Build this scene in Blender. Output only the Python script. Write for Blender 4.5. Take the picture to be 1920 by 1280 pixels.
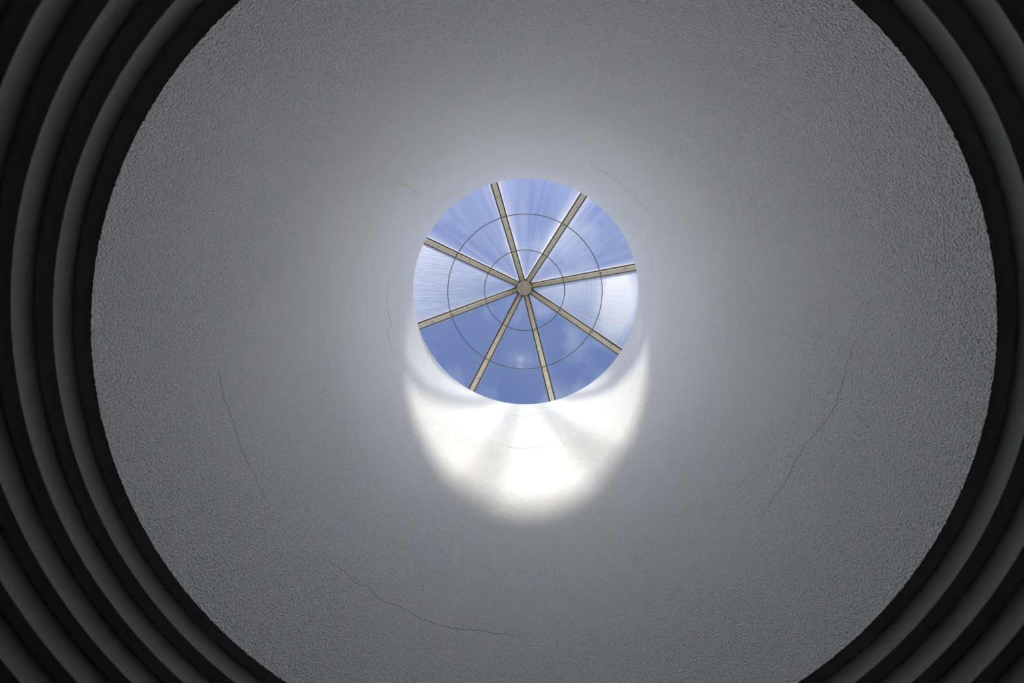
import bpy, math, random
from mathutils import Matrix, Vector

for o in list(bpy.data.objects):
    bpy.data.objects.remove(o, do_unlink=True)
SC = bpy.context.scene
COL = SC.collection
random.seed(7)

# ------------------------------------------------------------------ measures (metres)
U = 1.6                       # camera to the shaft's lower edge
FPX = 762.9                   # focal length in pixels of a 1920 wide frame
R = 1.1527 * U                # shaft radius
TREAD, DROP = 0.0466 * U, 0.0456 * U
CAM_Z = 1.6
Z0 = CAM_Z + U                # lower edge of the shaft
ZT = CAM_Z + 4.178 * U        # upper edge of the shaft
ZH = CAM_Z + 5.62 * U         # apex of the skylight cone
N_RINGS = 9
RIB0 = 15.4                   # azimuth of the first rib, degrees from +Y towards +X

# ------------------------------------------------------------------ camera
n = Vector((0.0204, -0.1601, FPX / 1000)).normalized()
e1 = (Vector((1, 0, 0)) - n * n.x).normalized()
e2 = n.cross(e1)
M = Matrix((e1, e2, n))       # camera (right, down, forward) -> world
right, down, fwd = M @ Vector((1, 0, 0)), M @ Vector((0, 1, 0)), M @ Vector((0, 0, 1))
cam = bpy.data.cameras.new('camera')
cam.sensor_width = 36.0
cam.sensor_fit = 'HORIZONTAL'
cam.lens = FPX / 1920 * 36
cam.clip_start = 0.02
co = bpy.data.objects.new('camera', cam)
mw = Matrix.Identity(4)
for r in range(3):
    mw[r][0], mw[r][1], mw[r][2] = right[r], -down[r], -fwd[r]
mw[0][3], mw[1][3], mw[2][3] = -0.0214 * U, -0.4184 * U, CAM_Z
co.matrix_world = mw
COL.objects.link(co)
SC.camera = co

# ------------------------------------------------------------------ sky, sun, exposure
SUN_ZENITH, SUN_STRENGTH, SKY_STRENGTH = 51.3, 2.9, 0.155
w = bpy.data.worlds.new('sky')
SC.world = w
w.use_nodes = True
nt = w.node_tree
nt.nodes.clear()


def add(nt, typ, **kw):
    nd = nt.nodes.new(typ)
    for k, v in kw.items():
        setattr(nd, k, v)
    return nd


sky = add(nt, 'ShaderNodeTexSky', sky_type='NISHITA', sun_disc=False)
sky.sun_elevation = math.radians(90 - SUN_ZENITH)
sky.sun_rotation = math.pi
sky.air_density, sky.dust_density, sky.ozone_density = 1.0, 1.0, 1.2
tc = add(nt, 'ShaderNodeTexCoord')
mp = add(nt, 'ShaderNodeMapping')
mp.inputs['Scale'].default_value = (5.0, 5.0, 9.0)
cl = add(nt, 'ShaderNodeTexNoise')
cl.inputs['Scale'].default_value = 1.0
cl.inputs['Detail'].default_value = 6.0
cl.inputs['Roughness'].default_value = 0.55
cr = add(nt, 'ShaderNodeMapRange')
cr.inputs[1].default_value, cr.inputs[2].default_value = 0.5, 0.85
cr.inputs[3].default_value, cr.inputs[4].default_value = 0.0, 0.4
mx = add(nt, 'ShaderNodeMix', data_type='RGBA')
mx.inputs['B'].default_value = (5.0, 5.3, 5.8, 1)
bg = add(nt, 'ShaderNodeBackground')
bg.inputs['Strength'].default_value = SKY_STRENGTH
wo = add(nt, 'ShaderNodeOutputWorld')
L = nt.links.new
L(tc.outputs['Generated'], mp.inputs['Vector'])
L(mp.outputs[0], cl.inputs['Vector'])
L(cl.outputs['Fac'], cr.inputs[0])
L(cr.outputs[0], mx.inputs['Factor'])
hs = add(nt, 'ShaderNodeHueSaturation')
hs.inputs['Saturation'].default_value = 1.08
hs.inputs['Hue'].default_value = 0.517
L(sky.outputs[0], hs.inputs['Color'])
L(hs.outputs[0], mx.inputs['A'])
L(mx.outputs['Result'], bg.inputs['Color'])
L(bg.outputs[0], wo.inputs[0])

sun = bpy.data.lights.new('sun', 'SUN')
sun.energy = SUN_STRENGTH
sun.angle = math.radians(6.5)
sun.color = (1.0, 0.955, 0.88)
so = bpy.data.objects.new('sun', sun)
th = math.radians(SUN_ZENITH)
to_sun = Vector((0, -math.sin(th), math.cos(th)))
so.rotation_euler = to_sun.to_track_quat('Z', 'Y').to_euler()
so.location = to_sun * 20
COL.objects.link(so)

vs = SC.view_settings
vs.view_transform, vs.look = 'Standard', 'None'
vs.exposure, vs.gamma = 0.56, 1.0
vs.use_curve_mapping = False
SC.cycles.max_bounces = 8
SC.cycles.diffuse_bounces = 7
SC.cycles.transparent_max_bounces = 16

# ------------------------------------------------------------------ materials


def material(name):
    m = bpy.data.materials.new(name)
    m.use_nodes = True
    t = m.node_tree
    return m, t, t.nodes['Principled BSDF'], t.links.new


def stucco():
    m, t, b, L = material('sprayed_white_plaster')
    b.inputs['Roughness'].default_value = 0.95
    b.inputs['Specular IOR Level'].default_value = 0.1
    tc = add(t, 'ShaderNodeTexCoord')
    big = add(t, 'ShaderNodeTexNoise')
    big.inputs['Scale'].default_value = 1.3
    big.inputs['Detail'].default_value = 0
    L(tc.outputs['Object'], big.inputs['Vector'])
    ra = add(t, 'ShaderNodeValToRGB')
    ra.color_ramp.elements[0].position, ra.color_ramp.elements[1].position = 0.3, 0.7
    ra.color_ramp.elements[0].color = (0.952, 0.94, 0.905, 1)
    ra.color_ramp.elements[1].color = (0.965, 0.953, 0.918, 1)
    L(big.outputs['Fac'], ra.inputs['Fac'])
    L(ra.outputs[0], b.inputs['Base Color'])
    # grain: droplets of the sprayed coat and the pits between them
    g = add(t, 'ShaderNodeTexNoise')
    g.inputs['Scale'].default_value = 105
    g.inputs['Detail'].default_value = 0
    L(tc.outputs['Object'], g.inputs['Vector'])
    v = add(t, 'ShaderNodeTexNoise')
    v.inputs['Scale'].default_value = 115
    v.inputs['Detail'].default_value = 0
    L(tc.outputs['Object'], v.inputs['Vector'])
    pit = add(t, 'ShaderNodeMapRange')
    pit.inputs[1].default_value, pit.inputs[2].default_value = 0.24, 0.38
    pit.inputs[3].default_value, pit.inputs[4].default_value = -1.0, 0.0
    L(v.outputs['Fac'], pit.inputs[0])
    s = add(t, 'ShaderNodeMath', operation='ADD')
    gm = add(t, 'ShaderNodeMath', operation='MULTIPLY')
    gm.inputs[1].default_value = 0.7
    L(g.outputs['Fac'], gm.inputs[0])
    L(gm.outputs[0], s.inputs[0])
    L(pit.outputs[0], s.inputs[1])
    bp = add(t, 'ShaderNodeBump')
    sm = add(t, 'ShaderNodeMapRange')          # the coat is rougher in some places than in others
    sm.inputs[1].default_value, sm.inputs[2].default_value = 0.35, 0.65
    sm.inputs[3].default_value, sm.inputs[4].default_value = 0.6, 0.76
    L(big.outputs['Fac'], sm.inputs[0])
    L(sm.outputs[0], bp.inputs['Strength'])
    bp.inputs['Distance'].default_value = 0.011
    L(s.outputs[0], bp.inputs['Height'])
    L(bp.outputs[0], b.inputs['Normal'])
    return m


def smooth_paint(name, c1, c2, rough=0.8, scale=2.0, bump=0.0):
    m, t, b, L = material(name)
    b.inputs['Roughness'].default_value = rough
    b.inputs['Specular IOR Level'].default_value = 0.2
    tc = add(t, 'ShaderNodeTexCoord')
    g = add(t, 'ShaderNodeTexNoise')
    g.inputs['Scale'].default_value = scale
    g.inputs['Detail'].default_value = 5
    L(tc.outputs['Object'], g.inputs['Vector'])
    ra = add(t, 'ShaderNodeValToRGB')
    ra.color_ramp.elements[0].position, ra.color_ramp.elements[1].position = 0.35, 0.65
    ra.color_ramp.elements[0].color = (*c1, 1)
    ra.color_ramp.elements[1].color = (*c2, 1)
    L(g.outputs['Fac'], ra.inputs['Fac'])
    L(ra.outputs[0], b.inputs['Base Color'])
    if bump:
        bp = add(t, 'ShaderNodeBump')
        bp.inputs['Distance'].default_value = bump
        L(g.outputs['Fac'], bp.inputs['Height'])
        L(bp.outputs[0], b.inputs['Normal'])
    return m


def pane_material(name, kind):
    """Clear plastic sheet under a thin film of dust that the sun lights up; two kinds add painted glare.
    UV: u across the pane from rib to rib, v = distance from the apex axis in metres."""
    m, t, b, L = material(name)
    t.nodes.remove(b)
    out = t.nodes['Material Output']
    uv = add(t, 'ShaderNodeUVMap')
    sp = add(t, 'ShaderNodeSeparateXYZ')
    L(uv.outputs[0], sp.inputs[0])

    def math_(op, a, b_=None):
        nd = add(t, 'ShaderNodeMath', operation=op)
        for i, x in enumerate((a, b_)):
            if x is None:
                continue
            if isinstance(x, (int, float)):
                nd.inputs[i].default_value = x
            else:
                L(x, nd.inputs[i])
        return nd.outputs[0]
    u, v = sp.outputs[0], sp.outputs[1]
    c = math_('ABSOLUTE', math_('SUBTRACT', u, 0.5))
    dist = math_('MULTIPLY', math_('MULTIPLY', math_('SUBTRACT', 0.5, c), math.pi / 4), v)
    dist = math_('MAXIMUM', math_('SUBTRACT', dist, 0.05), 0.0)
    # radial streaks of dirt washed down the sheet
    cm = add(t, 'ShaderNodeCombineXYZ')
    L(math_('MULTIPLY', u, 14.0), cm.inputs[0])
    L(math_('MULTIPLY', v, 0.9), cm.inputs[1])
    oi = add(t, 'ShaderNodeObjectInfo')
    L(math_('MULTIPLY', oi.outputs['Random'], 40.0), cm.inputs[2])
    st = add(t, 'ShaderNodeTexNoise')
    st.inputs['Scale'].default_value = 1.0
    st.inputs['Detail'].default_value = 2
    L(cm.outputs[0], st.inputs['Vector'])
    streak = math_('MULTIPLY', st.outputs['Fac'], 1.0)
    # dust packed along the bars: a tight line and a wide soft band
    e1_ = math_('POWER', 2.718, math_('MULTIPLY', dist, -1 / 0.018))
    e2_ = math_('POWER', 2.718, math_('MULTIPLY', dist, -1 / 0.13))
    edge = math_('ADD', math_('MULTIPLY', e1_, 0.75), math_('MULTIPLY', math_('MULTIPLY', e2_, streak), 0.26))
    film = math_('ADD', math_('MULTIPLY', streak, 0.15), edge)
    if kind == 'fluted_fine':      # wavy flutes running along the sheet
        wv = add(t, 'ShaderNodeTexWave', wave_type='BANDS', bands_direction='X', wave_profile='SIN')
        c2 = add(t, 'ShaderNodeCombineXYZ')
        L(math_('MULTIPLY', math_('MULTIPLY', math_('SUBTRACT', u, 0.5), v), 1.0), c2.inputs[0])
        L(math_('MULTIPLY', v, 0.18), c2.inputs[1])
        L(c2.outputs[0], wv.inputs['Vector'])
        wv.inputs['Scale'].default_value = 8.0
        wv.inputs['Distortion'].default_value = 7.0
        wv.inputs['Detail'].default_value = 2.5
        wv.inputs['Detail Scale'].default_value = 1.6
        rim = add(t, 'ShaderNodeMapRange')
        rim.inputs[1].default_value, rim.inputs[2].default_value = 0.5, 1.85
        rim.inputs[3].default_value, rim.inputs[4].default_value = 0.15, 0.75
        L(v, rim.inputs[0])
        film = math_('ADD', film, math_('MULTIPLY', rim.outputs[0], math_('ADD', math_('MULTIPLY', wv.outputs['Fac'], 0.4), 0.35)))
    if kind == 'fluted_grid':      # twin-wall sheet: fine square lattice and glare painted as a white patch near the rim
        lat = []
        for src, k in ((math_('MULTIPLY', math_('SUBTRACT', u, 0.5), v), 110.0), (v, 90.0)):
            lat.append(math_('ADD', math_('MULTIPLY', math_('SINE', math_('MULTIPLY', src, k)), 0.5), 0.5))
        grid = math_('MULTIPLY', lat[0], lat[1])
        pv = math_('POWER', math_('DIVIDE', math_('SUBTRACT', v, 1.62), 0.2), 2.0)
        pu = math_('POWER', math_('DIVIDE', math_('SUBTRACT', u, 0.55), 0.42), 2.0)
        glare_blob = math_('POWER', 2.718, math_('MULTIPLY', math_('ADD', pv, pu), -1.0))
        film = math_('ADD', math_('ADD', film, math_('ADD', 0.22, math_('MULTIPLY', grid, 0.16))), math_('MULTIPLY', glare_blob, 1.5))
    if kind == 'painted_highlight':          # reflected highlight on the sheet, painted as pale spots in the film
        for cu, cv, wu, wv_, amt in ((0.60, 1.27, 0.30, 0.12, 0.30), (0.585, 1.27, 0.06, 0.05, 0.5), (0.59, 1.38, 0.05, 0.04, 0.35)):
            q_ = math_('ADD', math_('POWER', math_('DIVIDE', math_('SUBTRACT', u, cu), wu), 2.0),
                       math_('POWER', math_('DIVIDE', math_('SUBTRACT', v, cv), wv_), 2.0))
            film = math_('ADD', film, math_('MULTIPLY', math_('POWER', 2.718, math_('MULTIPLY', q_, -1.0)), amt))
    film = math_('MINIMUM', film, 0.97)
    tr = add(t, 'ShaderNodeBsdfTransparent')
    tr.inputs['Color'].default_value = (0.95, 0.965, 0.975, 1)
    tl = add(t, 'ShaderNodeBsdfTranslucent')
    tl.inputs['Color'].default_value = (0.97, 0.96, 0.93, 1)
    gl = add(t, 'ShaderNodeBsdfGlossy')
    gl.inputs['Roughness'].default_value = 0.12
    fr = add(t, 'ShaderNodeFresnel')
    fr.inputs['IOR'].default_value = 1.2
    m1 = add(t, 'ShaderNodeMixShader')
    m2 = add(t, 'ShaderNodeMixShader')
    L(film, m1.inputs[0])
    L(tr.outputs[0], m1.inputs[1])
    df = add(t, 'ShaderNodeBsdfDiffuse')
    df.inputs['Color'].default_value = (0.97, 0.96, 0.93, 1)
    m0 = add(t, 'ShaderNodeMixShader')
    m0.inputs[0].default_value = 0.3
    L(tl.outputs[0], m0.inputs[1])
    L(df.outputs[0], m0.inputs[2])
    L(m0.outputs[0], m1.inputs[2])
    L(fr.outputs[0], m2.inputs[0])
    L(m1.outputs[0], m2.inputs[1])
    L(gl.outputs[0], m2.inputs[2])
    L(m2.outputs[0], out.inputs['Surface'])
    return m


def clear_outer():
    m, t, b, L = material('clear_sheet_outer_face')
    t.nodes.remove(b)
    tr = add(t, 'ShaderNodeBsdfTransparent')
    tr.inputs['Color'].default_value = (0.97, 0.98, 0.985, 1)
    L(tr.outputs[0], t.nodes['Material Output'].inputs['Surface'])
    return m


MAT = {
    'outer': clear_outer(),
    'stucco': stucco(),
    'ring': smooth_paint('painted_plasterboard', (0.72, 0.72, 0.68), (0.76, 0.76, 0.72), 0.85, 3.0),
    'ceiling': smooth_paint('painted_ceiling', (0.62, 0.63, 0.61), (0.68, 0.68, 0.66), 0.9, 2.0),
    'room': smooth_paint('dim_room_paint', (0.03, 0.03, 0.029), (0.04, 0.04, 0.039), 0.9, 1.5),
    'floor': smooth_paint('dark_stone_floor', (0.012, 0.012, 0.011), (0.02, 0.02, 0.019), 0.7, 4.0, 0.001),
    'crack': smooth_paint('hairline_crack', (0.34, 0.34, 0.33), (0.55, 0.55, 0.54), 0.95, 30.0),
    'metal': smooth_paint('beige_coated_aluminium', (0.74, 0.65, 0.50), (0.80, 0.71, 0.56), 0.5, 6.0),
    'gasket': smooth_paint('brown_rubber_gasket', (0.075, 0.062, 0.045), (0.11, 0.09, 0.065), 0.8, 20.0),
    'wire': smooth_paint('dull_grey_rod', (0.16, 0.15, 0.14), (0.24, 0.22, 0.2), 0.6, 20.0),
    'screw': smooth_paint('dark_screw_head', (0.05, 0.045, 0.04), (0.09, 0.08, 0.07), 0.5, 40.0),
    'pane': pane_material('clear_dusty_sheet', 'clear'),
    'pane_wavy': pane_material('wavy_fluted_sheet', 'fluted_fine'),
    'pane_highlight': pane_material('clear_sheet_painted_highlight', 'painted_highlight'),
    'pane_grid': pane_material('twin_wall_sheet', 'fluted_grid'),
}

# ------------------------------------------------------------------ helpers


def mesh_obj(name, verts, faces, mat, parent=None, smooth=False, uvs=None):
    me = bpy.data.meshes.new(name)
    me.from_pydata(verts, [], faces)
    if uvs is not None:
        lay = me.uv_layers.new(name='UVMap')
        for l in me.loops:
            lay.data[l.index].uv = uvs[l.vertex_index]
    me.update()
    if smooth:
        me.polygons.foreach_set('use_smooth', [True] * len(me.polygons))
    me.materials.append(MAT[mat])
    o = bpy.data.objects.new(name, me)
    COL.objects.link(o)
    if parent:
        o.parent = parent
    return o


def tag(o, label=None, cat=None, kind=None, group=None):
    for k, v in (('label', label), ('category', cat), ('kind', kind), ('group', group)):
        if v:
            o[k] = v
    return o


def pol(az, r, z):
    """az in degrees from +Y towards +X"""
    a = math.radians(az)
    return (r * math.sin(a), r * math.cos(a), z)


def lathe(name, prof, segs, mat, parent=None, jitter=None, sharp=True):
    """closed profile [(r, z)...] turned about the Z axis"""
    k = len(prof)
    V, F = [], []
    for i in range(segs):
        for j, (r, z) in enumerate(prof):
            dr, dz = jitter(i, j) if jitter else (0, 0)
            V.append(pol(360 * i / segs, r + dr, z + dz))
    for i in range(segs):
        i2 = (i + 1) % segs
        for j in range(k):
            j2 = (j + 1) % k
            F.append((i * k + j, i2 * k + j, i2 * k + j2, i * k + j2))
    o = mesh_obj(name, V, F, mat, parent, smooth=True)
    if sharp:
        me = o.data
        for e in me.edges:                     # circumferential edges are crisp corners
            a, b = e.vertices
            if a % k == b % k and (prof[a % k] in SHARP_KEEP or sharp is True):
                e.use_edge_sharp = True
    return o


SHARP_KEEP = ()


def box_between(p, q, side, up, w_, lo, hi):
    """bar from p to q, half width w_ along side, from lo to hi along up"""
    V = []
    for c in (p, q):
        for s, h in ((-1, lo), (1, lo), (1, hi), (-1, hi)):
            V.append(tuple(c + side * (s * w_) + up * h))
    F = [(0, 1, 2, 3), (7, 6, 5, 4), (0, 4, 5, 1), (1, 5, 6, 2), (2, 6, 7, 3), (3, 7, 4, 0)]
    return V, F


# ------------------------------------------------------------------ the shaft
SEG = 1440
rim_noise = []
for i in range(SEG):
    rim_noise.append((random.gauss(0, 0.0009), random.gauss(0, 0.0008)))
rows = 26
prof = [(R, Z0 + (ZT - Z0) * (j / rows)) for j in range(rows + 1)]
prof += [(R + 0.18, ZT), (R + 0.18, Z0)]


def shaft_jit(i, j):
    if j == 0:
        return rim_noise[i]
    return (0, 0)


shaft = lathe('wall_shaft', prof, SEG, 'stucco', jitter=shaft_jit, sharp=False)
me = shaft.data
k = len(prof)
for e in me.edges:
    a, b = e.vertices
    if a % k == b % k and a % k in (0, rows, rows + 1, rows + 2):
        e.use_edge_sharp = True
me.materials.append(MAT['ring'])
for pl in me.polygons:                         # the cut lower end is painted like the rings
    if abs(pl.normal.z) > 0.9 and pl.center.z < Z0 + 0.01:
        pl.material_index = 1
tag(shaft, 'white rough plastered round light shaft rising to the skylight', 'wall', 'structure')

CRACKS = [
    [(95.82, 3.890), (91.96, 3.924), (87.40, 3.939), (82.36, 3.952), (80.08, 3.978), (78.27, 4.004), (74.13, 4.050), (69.53, 4.062), (65.84, 4.047), (60.81, 4.048), (56.28, 4.027)],
    [(-45.40, 3.900), (-42.94, 3.913), (-39.69, 3.900), (-37.27, 3.891), (-35.30, 3.920), (-32.89, 3.883), (-30.87, 3.872), (-27.66, 3.896), (-25.10, 3.884), (-21.62, 3.867), (-18.23, 3.869), (-15.12, 3.870), (-8.95, 3.902), (-6.53, 3.889), (-3.49, 3.892), (-0.34, 3.874)],
    [(-90.48, 3.896), (-87.47, 3.887), (-83.14, 3.897), (-78.66, 3.906), (-73.31, 3.885), (-67.83, 3.890), (-62.77, 3.861)],
    [(157.32, 6.539), (153.84, 6.594), (149.25, 6.589), (144.44, 6.604), (140.26, 6.644), (134.31, 6.653), (127.82, 6.579)],
    [(-101.82, 7.014), (-98.75, 6.995), (-91.27, 6.980), (-86.67, 7.010), (-81.50, 7.038), (-80.86, 6.824), (-77.45, 6.827), (-72.57, 6.827), (-67.95, 6.776)],
    [(-137.77, 5.597), (-138.02, 5.890), (-138.05, 6.232), (-137.49, 6.416), (-137.63, 6.650)],
    [(-138.13, 7.628), (-142.34, 7.576), (-146.31, 7.553)],
    [(-10.63, 6.688), (-7.41, 6.645), (-2.50, 6.630), (3.71, 6.646), (11.11, 6.668)],
    [(-6.88, 7.754), (0.32, 7.747), (9.27, 7.854)],
]
CW = [0.0026, 0.0032, 0.0018, 0.006, 0.006, 0.004, 0.008, 0.007, 0.010]
for pts, cw in zip(CRACKS, CW):
    P = []
    for (a0, z0), (a1, z1) in zip(pts[:-1], pts[1:]):
        m_ = max(2, int(abs(a1 - a0) / 0.6) + int(abs(z1 - z0) / 0.03))
        for i in range(m_):
            f_ = i / m_
            P.append((a0 + (a1 - a0) * f_ + random.gauss(0, 0.04), z0 + (z1 - z0) * f_ + random.gauss(0, 0.004)))
    P.append(pts[-1])
    V, F = [], []
    for i, (a, z) in enumerate(P):
        a0, z0 = P[max(i - 1, 0)]
        a1, z1 = P[min(i + 1, len(P) - 1)]
        dx, dz = math.radians(a1 - a0) * R, z1 - z0
        l = math.hypot(dx, dz) or 1
        nx, nz = -dz / l, dx / l
        end = min(i, len(P) - 1 - i) / (len(P) / 2)
        ww = cw * (0.15 + 0.85 * min(1, end * 1.6)) * random.uniform(0.5, 1.2) / 2
        da = math.degrees(nx * ww / R)
        for s in (-1, 1):
            V.append(pol(a + s * da, R - 0.0012, z + s * nz * ww))
        for s in (1, -1):
            V.append(pol(a + s * da, R + 0.004, z + s * nz * ww))
    for i in range(len(P) - 1):
        b = i * 4
        for j in range(4):
            F.append((b + j, b + (j + 1) % 4, b + 4 + (j + 1) % 4, b + 4 + j))
    F += [(0, 1, 2, 3), tuple(len(V) - 4 + j for j in (3, 2, 1, 0))]
    mesh_obj('crack', V, F, 'crack', shaft)

# ------------------------------------------------------------------ stepped ceiling
HALF = 5.2
RS = 120
r_out, z_out = R + N_RINGS * TREAD + TREAD, Z0 - N_RINGS * DROP - DROP
V, F = [], []
for z in (z_out, z_out + 0.3):
    for i in range(RS):
        x, y, _ = pol(360 * i / RS, 1, 0)
        V.append((x * r_out, y * r_out, z))
    for i in range(RS):
        x, y, _ = pol(360 * i / RS, 1, 0)
        m_ = HALF / max(abs(x), abs(y))
        V.append((x * m_, y * m_, z))
for i in range(RS):
    j = (i + 1) % RS
    F += [(i, j, RS + j, RS + i), (2 * RS + i, 3 * RS + i, 3 * RS + j, 2 * RS + j),
          (i, 2 * RS + i, 2 * RS + j, j), (RS + i, RS + j, 3 * RS + j, 3 * RS + i)]
ceil = mesh_obj('ceiling', V, F, 'ceiling')
tag(ceil, 'dim grey ceiling stepping up in concentric rings to the light shaft', 'ceiling', 'structure')
for kk in range(1, N_RINGS + 1):
    ri, zl = R + kk * TREAD, Z0 - kk * DROP
    ro = ri + TREAD + 0.06
    bv = 0.002
    lathe('step_ring', [(ri, zl + bv), (ri, zl + DROP), (ro, zl + DROP), (ro, zl), (ri + bv, zl)], RS, 'ring', ceil)

# ------------------------------------------------------------------ the dark room around the camera
def slab(name, x0, x1, y0, y1, z0, z1, mat, label, cat):
    V = [(x, y, z) for z in (z0, z1) for x, y in ((x0, y0), (x1, y0), (x1, y1), (x0, y1))]
    F = [(3, 2, 1, 0), (4, 5, 6, 7), (0, 1, 5, 4), (1, 2, 6, 5), (2, 3, 7, 6), (3, 0, 4, 7)]
    return tag(mesh_obj(name, V, F, mat), label, cat, 'structure')


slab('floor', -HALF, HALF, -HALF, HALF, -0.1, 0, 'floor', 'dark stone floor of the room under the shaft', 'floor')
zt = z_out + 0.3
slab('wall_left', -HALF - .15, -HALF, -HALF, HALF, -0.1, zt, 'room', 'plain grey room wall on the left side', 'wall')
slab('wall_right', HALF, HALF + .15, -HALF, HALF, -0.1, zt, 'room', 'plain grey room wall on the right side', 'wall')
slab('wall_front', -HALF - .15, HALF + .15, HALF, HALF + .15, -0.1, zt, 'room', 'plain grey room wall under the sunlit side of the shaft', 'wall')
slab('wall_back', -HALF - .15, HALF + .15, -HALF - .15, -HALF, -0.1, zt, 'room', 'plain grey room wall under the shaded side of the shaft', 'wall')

# ------------------------------------------------------------------ the skylight
sk = bpy.data.objects.new('skylight', None)
sk.location = (0, 0, ZT)
sk.empty_display_size = 0.3
COL.objects.link(sk)
tag(sk, 'round conical glazed skylight with eight beige ribs and central hub', 'skylight')
H = ZH - ZT
REDGE = R + 0.12
SL = H / R                     # rise per metre of run

LIFT = 0.095 * math.hypot(1, SL)  # the bars hang below the sheets, flush with the shaft's edge


def cone_z(r):
    return H + LIFT - SL * r


# base ring on top of the shaft wall
lathe('base_ring', [(R + 0.09, 0.0), (R + 0.17, 0.0), (R + 0.17, 0.05), (R + 0.09, 0.05)], 180, 'metal', sk)
tn = Vector((0, 1, -SL)).normalized()          # down the slope, for azimuth 0
up = Vector((0, SL, 1)).normalized()           # outward normal, for azimuth 0
side = Vector((1, 0, 0))
rib_me = gas_me = scr_me = None
RI = 0.14
p, q = Vector((0, RI, cone_z(RI))), Vector((0, REDGE, cone_z(REDGE)))
SCREWS = [0.30, 0.62, 0.93, 1.22, 1.47, 1.75]
GASKET_W, BAR_W = 0.058, 0.038
for i in range(8):
    az = RIB0 + 45 * i
    if rib_me is None:
        Vb, Fb = box_between(p, q, side, up, BAR_W, -0.095, -0.012)
        rib = mesh_obj('rib', Vb, Fb, 'metal', sk)
        bm_ = rib.modifiers.new('bevel', 'BEVEL')
        bm_.width, bm_.segments = 0.005, 2
        Vg, Fg = box_between(p, q, side, up, GASKET_W, -0.05, 0.012)
        gas = mesh_obj('gasket', Vg, Fg, 'gasket', rib)
        cap = mesh_obj('glazing_cap', *box_between(p, q, side, up, GASKET_W + 0.004, 0.013, 0.03), 'metal', rib)
        Vs, Fs = [(0, 0, -0.004)], []
        for j in range(10):
            a = math.tau * j / 10
            Vs.append((0.009 * math.cos(a), 0.009 * math.sin(a), -0.004))
        for j in range(10):
            a = math.tau * j / 10
            Vs.append((0.011 * math.cos(a), 0.011 * math.sin(a), 0.003))
        for j in range(10):
            j2 = (j + 1) % 10
            Fs += [(0, 1 + j2, 1 + j), (1 + j, 1 + j2, 11 + j2, 11 + j)]
        scr = mesh_obj('screw', Vs, Fs, 'screw', rib)
        rib_me, gas_me, scr_me, cap_me = rib.data, gas.data, scr.data, cap.data
    else:
        rib = bpy.data.objects.new('rib', rib_me)
        COL.objects.link(rib)
        rib.parent = sk
        bm_ = rib.modifiers.new('bevel', 'BEVEL')
        bm_.width, bm_.segments = 0.005, 2
        for nm, md in (('gasket', gas_me), ('glazing_cap', cap_me)):
            g_ = bpy.data.objects.new(nm, md)
            COL.objects.link(g_)
            g_.parent = rib
        scr = bpy.data.objects.new('screw', scr_me)
        COL.objects.link(scr)
        scr.parent = rib
    rib.rotation_euler = (0, 0, -math.radians(az))
    rot = Matrix((side, tn.cross(side) * -1, up)).transposed()
    for s_i, rr in enumerate(SCREWS):
        o = scr if s_i == 0 else bpy.data.objects.new('screw', scr_me)
        if s_i:
            COL.objects.link(o)
            o.parent = rib
        rj = rr + random.uniform(-0.05, 0.05)
        pos = Vector((random.choice((-1, 1)) * 0.014, rj, cone_z(rj))) + up * -0.095
        o.location = pos
        o.rotation_euler = Vector((0, 0, 1)).rotation_difference(up).to_euler()

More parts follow.
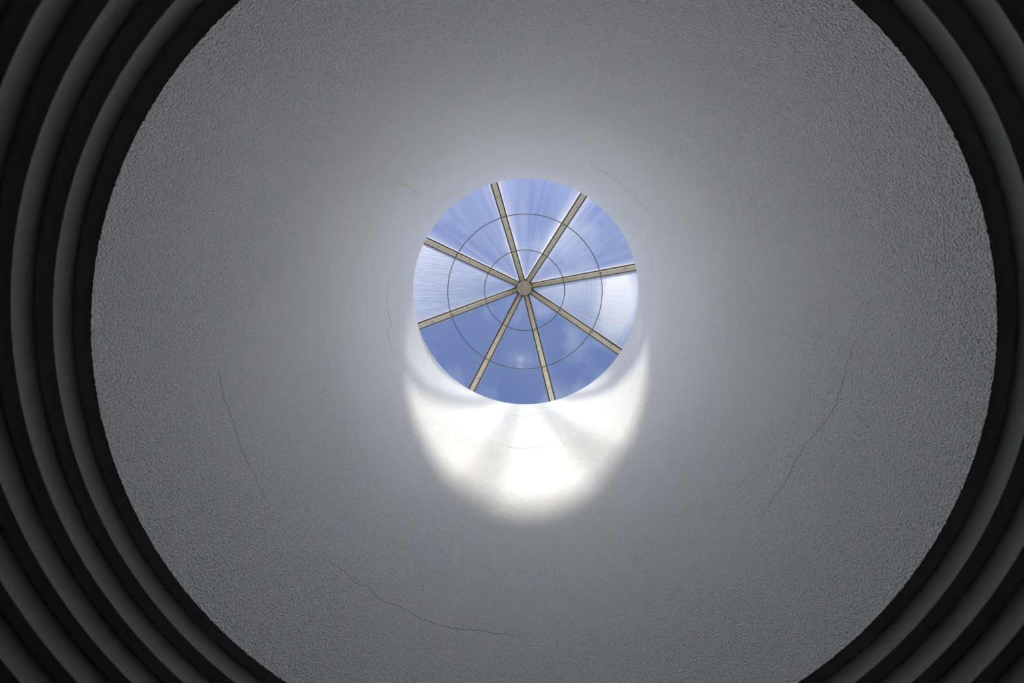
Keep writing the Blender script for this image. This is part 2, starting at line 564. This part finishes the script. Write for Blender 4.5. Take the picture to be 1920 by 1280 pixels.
# panes: bent sheets between the ribs
NU, NV = 12, 10
for i in range(8):
    a0, a1 = RIB0 + 45 * i, RIB0 + 45 * (i + 1)
    mid = (a0 + a1) / 2
    V, UV, F = [], [], []
    for h in (0.0, 0.010):
        for jv in range(NV + 1):
            r = 0.14 + (REDGE - 0.14) * jv / NV
            for ju in range(NU + 1):
                f_ = ju / NU
                az = a0 + (a1 - a0) * f_
                V.append(pol(az, r + h * 0.78, cone_z(r) + h * 0.62))
                UV.append((f_, r))
    K = (NU + 1) * (NV + 1)
    for jv in range(NV):
        for ju in range(NU):
            b = jv * (NU + 1) + ju
            F.append((b, b + NU + 1, b + NU + 2, b + 1))
            F.append((K + b, K + b + 1, K + b + NU + 2, K + b + NU + 1))
    ring = [ju for ju in range(NU + 1)] + [jv * (NU + 1) + NU for jv in range(1, NV + 1)] + \
           [NV * (NU + 1) + ju for ju in range(NU - 1, -1, -1)] + [jv * (NU + 1) for jv in range(NV - 1, 0, -1)]
    for a, b in zip(ring, ring[1:] + ring[:1]):
        F.append((a, b, K + b, K + a))
    x = math.sin(math.radians(mid))
    mat = 'pane_grid' if x > 0.9 else 'pane_wavy' if x < -0.9 else 'pane_highlight' if math.cos(math.radians(mid)) > 0.98 else 'pane'
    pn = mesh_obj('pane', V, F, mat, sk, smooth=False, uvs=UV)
    pn.data.materials.append(MAT['outer'])
    for fi, pl in enumerate(pn.data.polygons):     # the dust and the painted glare lie on the inner skin
        if fi >= 2 * NU * NV or fi % 2:
            pl.material_index = 1
    if mat == 'pane_grid':
        pn['label'] = 'twin-wall pane with a fine lattice and painted glare'
    if mat == 'pane_wavy':
        pn['label'] = 'fluted pane with wavy streaks'
    if mat == 'pane_highlight':
        pn['label'] = 'clear pane with a painted highlight'

# hub: collar, and the round cover plate under it
zb = cone_z(0.15) - 0.17
lathe('hub_collar', [(0.0001, zb), (0.185, zb), (0.185, zb + 0.12), (0.0001, zb + 0.16)], 32, 'gasket', sk)
lathe('hub_cover', [(0.0001, zb - 0.035), (0.150, zb - 0.035), (0.157, zb - 0.028), (0.157, zb), (0.0001, zb)], 48, 'metal', sk)

# thin tie rings fixed under the ribs
for rr in (0.745 * R, 0.4256 * R):
    zc = cone_z(rr) - 0.095 / up.z * 1.0 - 0.004
    lathe('tie_ring', [(rr + 0.0075 * math.cos(math.tau * j / 8), zc + 0.0075 * math.sin(math.tau * j / 8)) for j in range(8)], 160, 'wire', sk, sharp=False)
